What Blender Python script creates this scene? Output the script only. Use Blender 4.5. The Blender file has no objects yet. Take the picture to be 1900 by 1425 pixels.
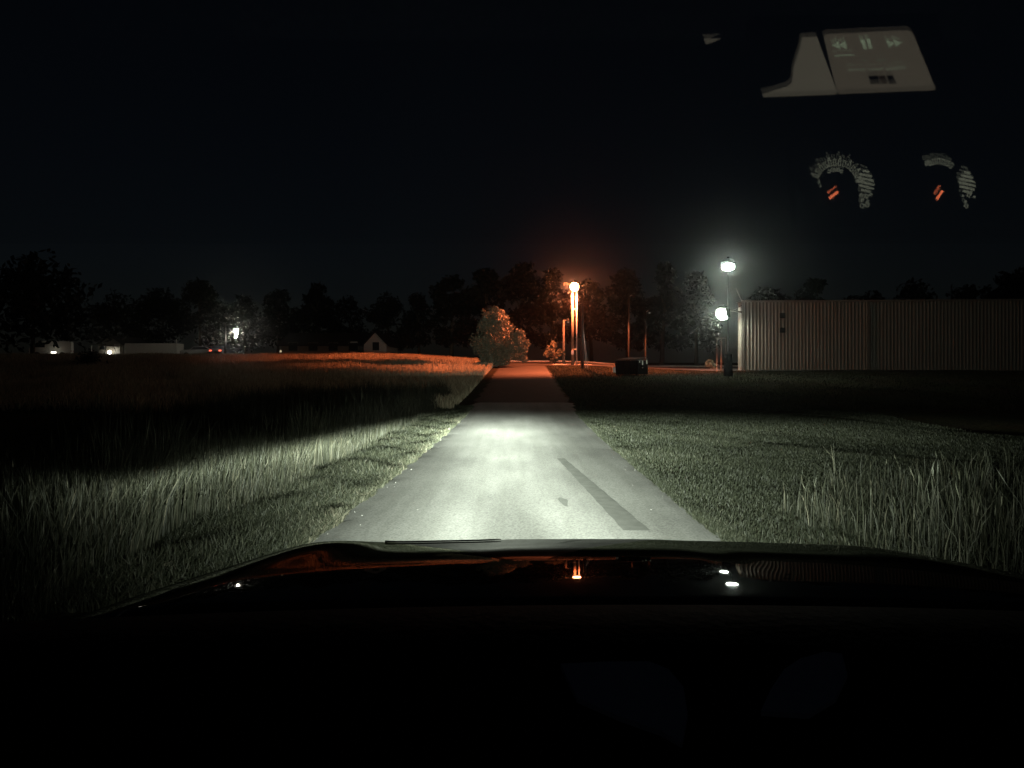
import bpy, math, random
import numpy as np
from mathutils import Vector
R = math.radians
rnd = random.Random(7)
rng = np.random.default_rng(11)
sc = bpy.context.scene
col = sc.collection

# ------------------------------------------------------------------ camera model
F, CX, HY, EYE = 1400.0, 950.0, 692.0, 1.4
def at(px, py, d):
    """a place seen at a given spot of the photo, d metres ahead"""
    return Vector(((px-CX)/F*d, d, EYE-(py-HY)/F*d))
def xat(px, d): return (px-CX)/F*d
def zat(py, d): return EYE-(py-HY)/F*d

cam = bpy.data.cameras.new('camera'); camo = bpy.data.objects.new('camera', cam); col.objects.link(camo)
camo.location = (0, 0, EYE); camo.rotation_euler = (R(90), 0, 0)
cam.sensor_width = 36; cam.lens = 36*F/1900; cam.shift_y = -(712.5-HY)/1900
cam.clip_start = 0.02; cam.clip_end = 3000
sc.camera = camo

# ------------------------------------------------------------------ helpers
def new_mat(name):
    m = bpy.data.materials.new(name); m.use_nodes = True
    return m, m.node_tree, m.node_tree.nodes['Principled BSDF']
def simple(name, c, rough=.6, metal=0., noise=0., scale=8., bump=0., coat=0.):
    m, nt, b = new_mat(name)
    b.inputs['Base Color'].default_value = (*c, 1); b.inputs['Roughness'].default_value = rough
    b.inputs['Metallic'].default_value = metal
    if rough >= .8: b.inputs['Specular IOR Level'].default_value = .05
    if coat: b.inputs['Coat Weight'].default_value = coat; b.inputs['Coat Roughness'].default_value = .03
    if noise or bump:
        tc = nt.nodes.new('ShaderNodeTexCoord'); n = nt.nodes.new('ShaderNodeTexNoise')
        n.inputs['Scale'].default_value = scale; n.inputs['Detail'].default_value = 6
        nt.links.new(tc.outputs['Object'], n.inputs['Vector'])
        if noise:
            mx = nt.nodes.new('ShaderNodeMix'); mx.data_type = 'RGBA'
            mx.inputs['A'].default_value = (*[v*(1-noise) for v in c], 1)
            mx.inputs['B'].default_value = (*[min(1, v*(1+noise)) for v in c], 1)
            nt.links.new(n.outputs['Fac'], mx.inputs['Factor'])
            nt.links.new(mx.outputs['Result'], b.inputs['Base Color'])
        if bump:
            bp = nt.nodes.new('ShaderNodeBump'); bp.inputs['Strength'].default_value = bump; bp.inputs['Distance'].default_value = .02
            nt.links.new(n.outputs['Fac'], bp.inputs['Height']); nt.links.new(bp.outputs['Normal'], b.inputs['Normal'])
    return m
def emit(name, c, s):
    m = bpy.data.materials.new(name); m.use_nodes = True; nt = m.node_tree
    nt.nodes.remove(nt.nodes['Principled BSDF'])
    e = nt.nodes.new('ShaderNodeEmission'); e.inputs['Color'].default_value = (*c, 1); e.inputs['Strength'].default_value = s
    nt.links.new(e.outputs[0], nt.nodes['Material Output'].inputs['Surface'])
    return m

def mesh_np(name, V, quads=None, tris=None, mat=None, parent=None, smooth=False, tint=None):
    V = np.asarray(V, dtype=np.float32)
    loops, starts, n = [], [], 0
    for A in (quads, tris):
        if A is not None and len(A):
            A = np.asarray(A, dtype=np.int32); k = A.shape[1]
            starts.append(n + np.arange(len(A))*k); loops.append(A.ravel()); n += A.size
    loops = np.concatenate(loops).astype(np.int32); starts = np.concatenate(starts).astype(np.int32)
    me = bpy.data.meshes.new(name)
    me.vertices.add(len(V)); me.vertices.foreach_set('co', V.ravel())
    me.loops.add(len(loops)); me.loops.foreach_set('vertex_index', loops)
    me.polygons.add(len(starts)); me.polygons.foreach_set('loop_start', starts)
    if tint is not None:
        a = me.attributes.new('tint', 'FLOAT', 'POINT'); a.data.foreach_set('value', np.asarray(tint, dtype=np.float32))
    me.update(calc_edges=True); me.validate()
    if smooth: me.shade_smooth()
    if mat: me.materials.append(mat)
    o = bpy.data.objects.new(name, me); col.objects.link(o)
    if parent: o.parent = parent
    return o

class MB:
    """collects simple shapes into one mesh"""
    def __init__(s): s.v = []; s.f = []
    def add(s, vs, fs):
        b = len(s.v); s.v += [tuple(v) for v in vs]; s.f += [tuple(i+b for i in f) for f in fs]; return s
    def box(s, x0, x1, y0, y1, z0, z1, bev=0.0):
        if bev <= 0:
            vs = [(x, y, z) for z in (z0, z1) for (x, y) in ((x0, y0), (x1, y0), (x1, y1), (x0, y1))]
            return s.add(vs, [(3, 2, 1, 0), (4, 5, 6, 7), (0, 1, 5, 4), (1, 2, 6, 5), (2, 3, 7, 6), (3, 0, 4, 7)])
        ring = [(x0+bev, y0), (x1-bev, y0), (x1, y0+bev), (x1, y1-bev), (x1-bev, y1), (x0+bev, y1), (x0, y1-bev), (x0, y0+bev)]
        cx, cy = (x0+x1)/2, (y0+y1)/2
        def ins(p): return (p[0]+math.copysign(min(bev, abs(cx-p[0])), cx-p[0])*.7, p[1]+math.copysign(min(bev, abs(cy-p[1])), cy-p[1])*.7)
        L = [[(*ins(p), z0) for p in ring], [(*p, z0+bev) for p in ring], [(*p, z1-bev) for p in ring], [(*ins(p), z1) for p in ring]]
        vs = [v for l in L for v in l]; fs = [tuple(range(7, -1, -1)), tuple(range(24, 32))]
        for k in range(3):
            for i in range(8):
                j = (i+1) % 8; fs.append((k*8+i, k*8+j, k*8+8+j, k*8+8+i))
        return s.add(vs, fs)
    def tube(s, pts, rad, n=10):
        pts = [Vector(p) for p in pts]; rad = rad if isinstance(rad, (list, tuple)) else [rad]*len(pts)
        vs, fs = [], []
        up = None
        for i, p in enumerate(pts):
            d = (pts[min(i+1, len(pts)-1)]-pts[max(i-1, 0)]).normalized()
            a = d.cross(Vector((0, 0, 1)) if abs(d.z) < .9 else Vector((0, 1, 0))).normalized()
            if up is not None and a.dot(up) < 0: a = -a
            up = a; b = d.cross(a)
            for k in range(n):
                t = 2*math.pi*k/n; vs.append(p+(a*math.cos(t)+b*math.sin(t))*rad[i])
        for i in range(len(pts)-1):
            for k in range(n):
                j = (k+1) % n; fs.append((i*n+k, i*n+j, i*n+n+j, i*n+n+k))
        fs.append(tuple(range(n-1, -1, -1))); fs.append(tuple(range((len(pts)-1)*n, len(pts)*n)))
        return s.add(vs, fs)
    def ball(s, c, r, nu=14, nv=9, sz=1.0):
        c = Vector(c); vs = [c+Vector((0, 0, r*sz))]; fs = []
        for j in range(1, nv):
            t = math.pi*j/nv
            for i in range(nu):
                p = 2*math.pi*i/nu; vs.append(c+Vector((r*math.sin(t)*math.cos(p), r*math.sin(t)*math.sin(p), r*sz*math.cos(t))))
        vs.append(c-Vector((0, 0, r*sz))); e = len(vs)-1
        for i in range(nu): fs.append((0, 1+i, 1+(i+1) % nu)); fs.append((e, e-nu+(i+1) % nu, e-nu+i))
        for j in range(nv-2):
            for i in range(nu):
                a = 1+j*nu+i; b = 1+j*nu+(i+1) % nu; fs.append((a, a+nu, b+nu, b))
        return s.add(vs, fs)
    def prism(s, poly, off):
        """poly: list of 3d points, off: extrusion vector"""
        n = len(poly); off = Vector(off); vs = [Vector(p) for p in poly]+[Vector(p)+off for p in poly]
        fs = [tuple(range(n)), tuple(range(2*n-1, n-1, -1))]+[((i+1) % n, i, n+i, n+(i+1) % n) for i in range(n)]
        return s.add(vs, fs)
    def build(s, name, mat, parent=None, smooth=False):
        me = bpy.data.meshes.new(name); me.from_pydata([tuple(v) for v in s.v], [], s.f); me.update()
        import bmesh
        bm = bmesh.new(); bm.from_mesh(me); bmesh.ops.recalc_face_normals(bm, faces=bm.faces); bm.to_mesh(me); bm.free()
        if smooth: me.shade_smooth()
        me.materials.append(mat)
        o = bpy.data.objects.new(name, me); col.objects.link(o)
        if parent: o.parent = parent
        return o
def thing(name, label, cat, loc=(0, 0, 0), rz=0, group=None):
    o = bpy.data.objects.new(name, None); col.objects.link(o); o.location = loc; o.rotation_euler = (0, 0, rz)
    o.empty_display_size = .2
    o['label'] = label; o['category'] = cat
    if group: o['group'] = group
    return o
def tag(o, label, cat, group=None):
    o['label'] = label; o['category'] = cat
    if group: o['group'] = group
    return o
def kind(o, k): o['kind'] = k; return o
def copy_tree(o, parent=None):
    c = o.copy(); col.objects.link(c); c.parent = parent
    for ch in list(o.children): copy_tree(ch, c)
    return c

# ------------------------------------------------------------------ terrain
PR = [(-60, 0), (19, 0), (30, .34), (40, .86), (50, 1.44), (60, 1.93), (70, 2.3), (80, 2.55), (100, 2.85), (150, 3.6), (300, 5.6), (700, 11)]
PF = [(-60, 0), (19, 0), (30, .40), (40, 1.0), (50, 1.72), (60, 2.38), (70, 2.84), (80, 3.05), (100, 3.47), (150, 4.5), (300, 7.6), (700, 15)]
PG = [(-60, 0), (19, 0), (30, .34), (40, .84), (50, 1.36), (58, 1.50), (66, 1.60), (80, 2.0), (100, 2.35), (150, 3.3), (300, 5.4), (700, 11)]
def prof(P, y):
    xs, zs = zip(*P); y = np.asarray(y, dtype=float)
    return sum(np.interp(y+o, xs, zs) for o in (-5, -2.5, 0, 2.5, 5))/5
def sstep(a, b, x):
    t = np.clip((x-a)/(b-a), 0, 1); return t*t*(3-2*t)
def zf(x, y):
    x = np.asarray(x, dtype=float); y = np.asarray(y, dtype=float)
    wl = sstep(-3, -12, x); wr = sstep(5, 16, x)
    z = prof(PR, y)*(1-wl)*(1-wr)+prof(PF, y)*wl+prof(PG, y)*wr
    und = .05*np.sin(x*.9+y*.37)+.04*np.sin(x*.31-y*.71+1.3)
    return z+und*sstep(2.6, 8, np.abs(x-.0145*y))*(1-.75*sstep(30, 48, y))
def zs(x, y): return float(zf(x, y))

ys = np.concatenate([np.linspace(-60, 2, 16), np.linspace(3, 30, 90), np.linspace(30.6, 110, 120), np.linspace(114, 700, 60)])
xs = np.concatenate([np.linspace(-600, -60, 30), np.linspace(-56, -13, 40), np.linspace(-12, 14, 100), np.linspace(15, 60, 46), np.linspace(66, 600, 30)])
def grid(name, X, Y, Z, mat, parent=None, smooth=True):
    ny, nx = X.shape
    V = np.stack([X, Y, Z], -1).reshape(-1, 3); i = np.arange(ny*nx).reshape(ny, nx)
    Q = np.stack([i[:-1, :-1], i[:-1, 1:], i[1:, 1:], i[1:, :-1]], -1).reshape(-1, 4)
    return mesh_np(name, V, quads=Q, mat=mat, parent=parent, smooth=smooth)

# soil under the grass
m_soil, nt, b = new_mat('soil_and_thatch')
b.inputs['Roughness'].default_value = .95; b.inputs['Specular IOR Level'].default_value = .0006
tc = nt.nodes.new('ShaderNodeTexCoord')
n1 = nt.nodes.new('ShaderNodeTexNoise'); n1.inputs['Scale'].default_value = 14; n1.inputs['Detail'].default_value = 8
n2 = nt.nodes.new('ShaderNodeTexNoise'); n2.inputs['Scale'].default_value = .5; n2.inputs['Detail'].default_value = 5
r1 = nt.nodes.new('ShaderNodeValToRGB'); r1.color_ramp.elements[0].color = (.025, .022, .015, 1); r1.color_ramp.elements[1].color = (.10, .09, .06, 1)
r1.color_ramp.elements[0].position = .3; r1.color_ramp.elements[1].position = .75
mx = nt.nodes.new('ShaderNodeMix'); mx.data_type = 'RGBA'; mx.blend_type = 'MULTIPLY'; mx.inputs['Factor'].default_value = .6
for n in (n1, n2): nt.links.new(tc.outputs['Object'], n.inputs['Vector'])
nt.links.new(n1.outputs['Fac'], r1.inputs['Fac']); nt.links.new(r1.outputs['Color'], mx.inputs['A']); nt.links.new(n2.outputs['Color'], mx.inputs['B'])
nt.links.new(mx.outputs['Result'], b.inputs['Base Color'])
bp = nt.nodes.new('ShaderNodeBump'); bp.inputs['Strength'].default_value = .8; bp.inputs['Distance'].default_value = .04
nt.links.new(n1.outputs['Fac'], bp.inputs['Height']); nt.links.new(bp.outputs['Normal'], b.inputs['Normal'])
X, Y = np.meshgrid(xs, ys)
kind(grid('ground', X, Y, zf(X, Y), m_soil), 'structure')

# road
def rcx(y): return -.03+.0147*y
HW = 1.80
m_road, nt, b = new_mat('worn_concrete_asphalt')
b.inputs['Roughness'].default_value = .93; b.inputs['Specular IOR Level'].default_value = .15
tc = nt.nodes.new('ShaderNodeTexCoord')
def nz(scale, detail=6, mp=None):
    n = nt.nodes.new('ShaderNodeTexNoise'); n.inputs['Scale'].default_value = scale; n.inputs['Detail'].default_value = detail
    if mp:
        k = nt.nodes.new('ShaderNodeMapping'); k.inputs['Scale'].default_value = mp; nt.links.new(tc.outputs['Object'], k.inputs['Vector']); nt.links.new(k.outputs[0], n.inputs['Vector'])
    else: nt.links.new(tc.outputs['Object'], n.inputs['Vector'])
    return n
big = nz(1.1, 7, (1, .35, 1)); fine = nz(55, 4); streak = nz(2.2, 5, (2.4, .12, 1))
ra = nt.nodes.new('ShaderNodeValToRGB'); ra.color_ramp.elements[0].color = (.185, .187, .176, 1); ra.color_ramp.elements[1].color = (.285, .288, .27, 1)
ra.color_ramp.elements[0].position = .32; ra.color_ramp.elements[1].position = .68
rb = nt.nodes.new('ShaderNodeValToRGB'); rb.color_ramp.elements[0].color = (.62, .62, .62, 1); rb.color_ramp.elements[1].color = (1.1, 1.1, 1.08, 1)
rb.color_ramp.elements[0].position = .33; rb.color_ramp.elements[1].position = .6
rc = nt.nodes.new('ShaderNodeValToRGB'); rc.color_ramp.elements[0].color = (.9, .9, .89, 1); rc.color_ramp.elements[1].color = (1.05, 1.05, 1.05, 1)
rc.color_ramp.elements[0].position = .36; rc.color_ramp.elements[1].position = .6
nt.links.new(big.outputs['Fac'], ra.inputs['Fac']); nt.links.new(fine.outputs['Fac'], rb.inputs['Fac']); nt.links.new(streak.outputs['Fac'], rc.inputs['Fac'])
m1 = nt.nodes.new('ShaderNodeMix'); m1.data_type = 'RGBA'; m1.blend_type = 'MULTIPLY'; m1.inputs['Factor'].default_value = 1
m2 = nt.nodes.new('ShaderNodeMix'); m2.data_type = 'RGBA'; m2.blend_type = 'MULTIPLY'; m2.inputs['Factor'].default_value = 1
nt.links.new(ra.outputs['Color'], m1.inputs['A']); nt.links.new(rb.outputs['Color'], m1.inputs['B'])
nt.links.new(m1.outputs['Result'], m2.inputs['A']); nt.links.new(rc.outputs['Color'], m2.inputs['B'])
nt.links.new(m2.outputs['Result'], b.inputs['Base Color'])
bp = nt.nodes.new('ShaderNodeBump'); bp.inputs['Strength'].default_value = .35; bp.inputs['Distance'].default_value = .006
nt.links.new(fine.outputs['Fac'], bp.inputs['Height']); nt.links.new(bp.outputs['Normal'], b.inputs['Normal'])

yr = np.concatenate([np.linspace(-20, 2, 12), np.linspace(2.3, 26, 160), np.linspace(26.5, 63, 90)])
us = np.linspace(-1, 1, 15)
U, Y = np.meshgrid(us, yr)
edge = .05*np.sin(Y*2.1+U)+.05*np.sin(Y*4.7+1+U*2)+.04*np.sin(Y*9.1+.4)+.03*np.sin(Y*17.3+U)
X = rcx(Y)+U*HW+np.where(np.abs(U) > .99, edge, 0)
Zr = zf(X, Y)+.03-.028*(np.abs(U) > .99); ks = int(np.searchsorted(yr, 27.5))
kind(grid('road', X[:ks+1], Y[:ks+1], Zr[:ks+1], m_road), 'structure')
m_far_dark = simple('darkened_far_asphalt', (.055, .053, .05), .9, noise=.3, scale=2, bump=.2)  # far road colour darkened to hold down the lamp light on it
kind(grid('far_road_dark', X[ks:], Y[ks:], Zr[ks:], m_far_dark), 'structure')

m_tar = simple('tar_seal', (.135, .138, .126), .9, noise=.35, scale=9, bump=.2)
def sheet(name, poly, lift, mat):
    vs = [(x, y, zs(x, y)+lift) for x, y in poly]
    me = bpy.data.meshes.new(name); me.from_pydata(vs, [], [tuple(range(len(vs)))]); me.update(); me.materials.append(mat)
    o = bpy.data.objects.new(name, me); col.objects.link(o); return kind(o, 'structure')
L, Rr = [], []
for i in range(24):
    y = 6.55+i*.24; c = 1.085-.055*(y-6.55); w = .105-.0022*i+.005*math.sin(i*2.3)
    w *= 1.1; L.append((c-w, y+.02*math.sin(i))); Rr.append((c+w, y))
sheet('tar_strip', L[::-1]+Rr, .034, m_tar)
m_stain = simple('oil_mark', (.12, .123, .113), .85, noise=.3, scale=20)
sheet('oil_stain', [(.55+.042*math.cos(t)*(1+.3*math.sin(3*t)), 8.0+.30*math.sin(t)*(1+.25*math.cos(2*t+1))) for t in np.linspace(0, 2*math.pi, 22)[:-1]], .034, m_stain)

# loose grit on the road
n = 90; g = np.random.default_rng(5)
y = 5.6*(20/5.6)**g.random(n); side = g.random(n); x = rcx(y)+np.where(side < .75, np.sign(g.random(n)-.5)*HW*(1-np.abs(g.normal(0, .13, n))), g.uniform(-HW, HW, n))
a = g.uniform(.003, .008, n); base = np.stack([x, y, zf(x, y)+.03], -1)
T = np.array([(1, 0, .1), (0, 1, .1), (-1, 0, .1), (0, -1, .1), (0, 0, .9), (0, 0, -.3)])
V = (base[:, None, :]+T[None]*a[:, None, None]*(1+.4*g.normal(0, 1, (n, 6, 1)).clip(-1, 1))).reshape(-1, 3)
tr = np.array([(0, 1, 4), (1, 2, 4), (2, 3, 4), (3, 0, 4), (1, 0, 5), (2, 1, 5), (3, 2, 5), (0, 3, 5)])
kind(mesh_np('gravel', V, tris=((np.arange(n)*6)[:, None, None]+tr[None]).reshape(-1, 3), mat=simple('grit', (.30, .30, .28), .9, noise=.4, scale=3)), 'stuff')

# parking lot on the rise (also continues as a lane along the building)
m_lot = simple('parking_asphalt', (.05, .048, .045), .9, noise=.3, scale=1.5, bump=.2)
yl = np.linspace(61, 100, 60); ul = np.linspace(0, 1, 50)
U, Y = np.meshgrid(ul, yl); X = -1.0+.3*np.sin(Y*.4)*(U < .01)+U*42
kind(grid('parking_lot', X, Y, zf(X, Y)+.05, m_lot), 'structure')
m_line = simple('white_road_paint', (.75, .75, .72), .8, noise=.2, scale=5)
def ribbon(name, pts, w, lift, mat):
    V, Q = [], []
    for i, (x, y) in enumerate(pts):
        V += [(x, y-w/2, zs(x, y-w/2)+lift), (x, y+w/2, zs(x, y+w/2)+lift)]
        if i: Q.append((2*i-2, 2*i, 2*i+1, 2*i-1))
    return kind(mesh_np(name, V, quads=Q, mat=mat), 'structure')
ribbon('parking_line', [(3.4+.2*i, 64.2+.01*i) for i in range(18)], .9, .056, m_line)
# concrete kerb at the far side of the lot
kb = MB()
for i in range(26):
    x0 = -1+i*1.6; y0 = 82
    z0 = zs(x0, y0)+.04; z1 = zs(x0+1.58, y0)+.04
    kb.add([(x0, y0, z0-.2), (x0+1.58, y0, z1-.2), (x0+1.58, y0+.3, z1-.2), (x0, y0+.3, z0-.2), (x0, y0, z0+.15), (x0+1.58, y0, z1+.15), (x0+1.58, y0+.3, z1+.15), (x0, y0+.3, z0+.15)],
           [(3, 2, 1, 0), (4, 5, 6, 7), (0, 1, 5, 4), (1, 2, 6, 5), (2, 3, 7, 6), (3, 0, 4, 7)])
kind(kb.build('kerb', simple('kerb_concrete', (.5, .49, .46), .85, noise=.2)), 'structure')

# ------------------------------------------------------------------ grass
def grass_mat(name, stops, trans=.25):
    m, nt, b = new_mat(name)
    b.inputs['Roughness'].default_value = .6; b.inputs['Specular IOR Level'].default_value = .25
    a = nt.nodes.new('ShaderNodeAttribute'); a.attribute_name = 'tint'
    r = nt.nodes.new('ShaderNodeValToRGB'); e = r.color_ramp.elements
    while len(e) < len(stops): e.new(.5)
    for el, (p, c) in zip(e, stops): el.position = p; el.color = (*c, 1)
    nt.links.new(a.outputs['Fac'], r.inputs['Fac']); nt.links.new(r.outputs['Color'], b.inputs['Base Color'])
    tr = nt.nodes.new('ShaderNodeBsdfTranslucent'); nt.links.new(r.outputs['Color'], tr.inputs['Color'])
    mx = nt.nodes.new('ShaderNodeMixShader'); mx.inputs[0].default_value = trans
    nt.links.new(b.outputs[0], mx.inputs[1]); nt.links.new(tr.outputs[0], mx.inputs[2])
    nt.links.new(mx.outputs[0], nt.nodes['Material Output'].inputs['Surface'])
    return m
m_lawn = grass_mat('mown_grass', [(0, (.011, .013, .0075)), (.5, (.025, .029, .017)), (.85, (.053, .055, .036)), (1, (.10, .092, .066))])
m_field = grass_mat('dry_field_grass', [(0, (.14, .12, .07)), (.5, (.36, .32, .22)), (1, (.55, .5, .36))], .4)
m_tall = grass_mat('tall_grass', [(0, (.013, .015, .009)), (.5, (.033, .036, .022)), (.85, (.067, .065, .044)), (1, (.125, .115, .08))])

def blades(name, x, y, h, w, lean, mat, tint, label_kind='stuff', seed=0, heads=0.0):
    g = np.random.default_rng(seed); n = len(x)
    z = zf(x, y)-.01
    az = g.uniform(0, 2*np.pi, n); face = g.uniform(-.9, .9, n)
    lx = np.cos(az)*lean*h; ly = np.sin(az)*lean*h
    wx = np.cos(face)*w/2; wy = np.sin(face)*w/2
    B = np.stack([x, y, z], -1); W = np.stack([wx, wy, 0*wx], -1)
    M = B+np.stack([lx*.3, ly*.3, h*.55], -1); T = B+np.stack([lx, ly, h*np.sqrt(np.clip(1-lean**2*.7, .1, 1))], -1)
    hd = g.random(n) < heads
    wm = np.where(hd, .8, .8)[:, None]
    V = np.stack([B-W, B+W, M-W*wm, M+W*wm, T], 1)
    i = (np.arange(n)*5)[:, None]
    Q = i+np.array([[0, 1, 3, 2]]); Tt = i+np.array([[2, 3, 4]])
    V = V.reshape(-1, 3); tv = np.repeat(tint, 5)
    if heads:
        k = np.nonzero(hd)[0]; P = T[k]; D = np.stack([lx[k]*.7, ly[k]*.7, h[k]*.45], -1); D /= np.linalg.norm(D, axis=1)[:, None]
        hl = (h[k]*g.uniform(.16, .3, len(k)))[:, None]; hw = W[k]/w[k][:, None]*(g.uniform(.005, .009, len(k)))[:, None]
        HV = np.stack([P-D*hl*.3, P+D*hl*.2+hw, P+D*hl, P+D*hl*.2-hw], 1).reshape(-1, 3)
        Q = np.concatenate([Q, len(V)+(np.arange(len(k))*4)[:, None]+np.array([[0, 1, 2, 3]])])
        V = np.concatenate([V, HV]); tv = np.concatenate([tv, np.repeat(np.clip(tint[k]+.0, 0, 1), 4)])
    return kind(mesh_np(name, V, quads=Q, tris=Tt, mat=mat, tint=tv), 'stuff')

def scatter(n, x0, x1, y0, y1, bias=1.0, g=rng):
    """more blades close to the car"""
    t = g.random(n); y = y0*(y1/y0)**(t**bias) ; x = g.uniform(x0, x1, n)
    return x, y
def patch(x, y, s=1.0, k=0):
    """clumpy 0..1 field"""
    return .5+.25*np.sin(x*2.1*s+np.sin(y*1.3*s+k)*1.7)+.25*np.sin(y*1.7*s+np.sin(x*2.9*s+k*2)*1.3+k)
def rightline(y): return rcx(y)+HW
def leftline(y): return rcx(y)-HW

# mown lawn beside the road
n = 190000
y = 4.6*(26/4.6)**rng.random(n); x = rightline(y)+rng.uniform(-.03, 9, n)**1.0*1.0
frn = np.abs(rng.normal(0, .09, n//9))-.09*patch(y[:n//9]*3, y[:n//9]*1.7, 1.3); y[:n//9] = 4.6*(24/4.6)**rng.random(n//9); x[:n//9] = rightline(y[:n//9])-.04+frn-.03
h = rng.uniform(.035, .09, n)*(0.7+.6*patch(x, y, 1.2)); w = rng.uniform(.004, .009, n)*(1+y/14)
blades('lawn_grass', x, y, h, w, rng.uniform(.1, .95, n), m_lawn, np.clip(rng.beta(2.2, 3, n)*.8+.2*patch(x, y, .7), 0, 1), seed=1)
# rough cut verge
n = 90000
y = 4.4*(26/4.4)**rng.random(n); u = rng.random(n); x = leftline(y)+.03-u*(1.05+.18*np.sin(y*1.3)+.25)
k = n//6; x[:k] = leftline(y[:k])+.06+.10*patch(y[:k]*3, y[:k]*1.7, 1.3, 1)-np.abs(rng.normal(0, .08, k))
h = rng.uniform(.05, .14, n)*(0.55+.9*patch(x, y, 2.2)); w = rng.uniform(.004, .010, n)*(1+y/16)
tt = np.clip(rng.beta(2, 2.2, n)*.85+.2*patch(x, y, 1.1), 0, 1); tt[:k] = np.clip(tt[:k]+.15, 0, 1)
blades('verge_grass', x, y, h, w, rng.uniform(.1, .98, n), m_lawn, tt, seed=2)
# tall stand along the verge
n = 56000
y = 4.0*(30/4.0)**rng.random(n); u = rng.random(n)**1.6; x = leftline(y)-.95-.18*np.sin(y*1.3)-.1*np.sin(y*3.1)-u*6.5
h = rng.uniform(.42, .86, n)*(.62+.5*patch(x, y, .8))*sstep(-.1, .5, leftline(y)-.8-x); w = rng.uniform(.004, .009, n)*(1+y/20)
blades('tall_grass', x, y, h, w, rng.uniform(.02, .5, n)**1.3, m_tall, np.clip(rng.beta(1.6, 2.6, n)+.1*patch(x, y), 0, 1), seed=3, heads=.22)
# tall stand beyond the lawn
n = 4800
y = 4.9*(10.5/4.9)**rng.random(n); x = np.maximum(.405*y, 2.35)+.25*np.sin(y*2.3)-.15+np.abs(rng.normal(0, 1, n))*.25+rng.random(n)**1.2*3.6
ok = rng.random(n) < sstep(10.6, 8.2, y)*(.25+.9*patch(x, y, 1.6, 2)); x, y = x[ok], y[ok]; n = len(x)
h = rng.uniform(.12, .46, n)*(.5+.7*patch(x, y, 1.1, 2)); w = rng.uniform(.003, .0065, n)*(1+y/20)
blades('tall_grass', x, y, h, w, rng.uniform(.02, .55, n)**1.3, m_tall, np.clip(rng.beta(2, 2.2, n), 0, 1), seed=4, heads=.16)
# the field on the rise
n = 170000
y = 24+rng.random(n)**.8*62; x = leftline(y)-.5-rng.random(n)**1.2*(8+.62*y)
ok = ~((x > -3.5) & (y > 60)); x, y = x[ok], y[ok]; n = len(x)
h = rng.uniform(.22, .55, n)*(.6+.6*patch(x, y, .35)); w = rng.uniform(.018, .045, n)
blades('field_grass', x, y, h, w, rng.uniform(.05, .6, n), m_field, np.clip(rng.beta(2, 2.4, n), 0, 1), seed=5)
n = 40000
y = 24+rng.random(n)*37; x = rightline(y)+.1+rng.random(n)**1.2*(8+.5*y)
h = rng.uniform(.05, .14, n); w = rng.uniform(.015, .035, n)
blades('lawn_grass', x, y, h, w, rng.uniform(.1, .9, n), m_lawn, np.clip(rng.beta(2, 2.4, n), 0, 1), seed=6)

# ------------------------------------------------------------------ trees
def leaf_mat(name, c0, c1, t=.25):
    return grass_mat(name, [(0, c0), (1, c1)], t)
m_leaf_far = leaf_mat('unlit_foliage', (.004, .0055, .0035), (.010, .013, .007))  # leaf colour made near black for trees out of the lamplight
m_leaf_lit = leaf_mat('lit_foliage', (.055, .057, .038), (.15, .14, .095), .12)  # paler copy of the leaf colour for the lamplit plants
m_bark = simple('bark', (.09, .07, .05), .95, noise=.4, scale=12, bump=.5)
def tree_meshes(seed, H, Wd, nleaf, leaf, mat, base=.22, blobs=26, low=False):
    g = np.random.default_rng(seed)
    tb = MB(); th = H*.62
    lean = g.normal(0, .03, 2)*H
    r0 = max(.06, H*.02)
    tb.tube([(0, 0, -.3), (lean[0]*.2, lean[1]*.2, th*.3), (lean[0]*.6, lean[1]*.6, th*.65), (lean[0], lean[1], th)], [r0*1.3, r0, r0*.75, r0*.35], 8)
    cs, rs = [], []
    for i in range(blobs):
        t = g.uniform(0, 1); z = H*(base+(1-base)*t*.93)
        env = math.sin(math.pi*min(1, (.16+.84*t)**.85))**.7 if not low else (1-.75*t)**.6
        a = g.uniform(0, 2*math.pi); rr = Wd/2*env*g.uniform(.25, .86)
        c = np.array([math.cos(a)*rr+lean[0]*t, math.sin(a)*rr+lean[1]*t, z]); cs.append(c)
        rs.append(Wd*g.uniform(.10, .2))
        if i % 3 == 0:
            s = np.array([lean[0]*.5, lean[1]*.5, max(.15*H, min(z*.7, th))])
            tb.tube([s, (s+c)/2+g.normal(0, .03*H, 3), c], [r0*.5, r0*.3, r0*.1], 6)
    cs = np.array(cs); rs = np.array(rs)
    k = g.choice(blobs, nleaf, p=rs**2/np.sum(rs**2))
    d = g.normal(0, 1, (nleaf, 3)); d /= np.linalg.norm(d, axis=1)[:, None]
    P = cs[k]+d*(rs[k]*g.uniform(.25, 1.12, nleaf)**.7)[:, None]*np.array([1, 1, .82]); P[:, 2] = np.maximum(P[:, 2], .15)
    a = g.normal(0, 1, (nleaf, 3)); a /= np.linalg.norm(a, axis=1)[:, None]
    b = np.cross(a, g.normal(0, 1, (nleaf, 3))); b /= np.linalg.norm(b, axis=1)[:, None]
    s = leaf*g.uniform(.6, 1.4, nleaf)[:, None]
    V = np.stack([P-a*s, P-b*s*.45, P+a*s, P+b*s*.45], 1).reshape(-1, 3)
    Q = (np.arange(nleaf)*4)[:, None]+np.array([[0, 1, 2, 3]])
    tint = np.repeat(np.clip(g.normal(.5, .25, nleaf), 0, 1), 4)
    return tb, V, Q, tint
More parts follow.
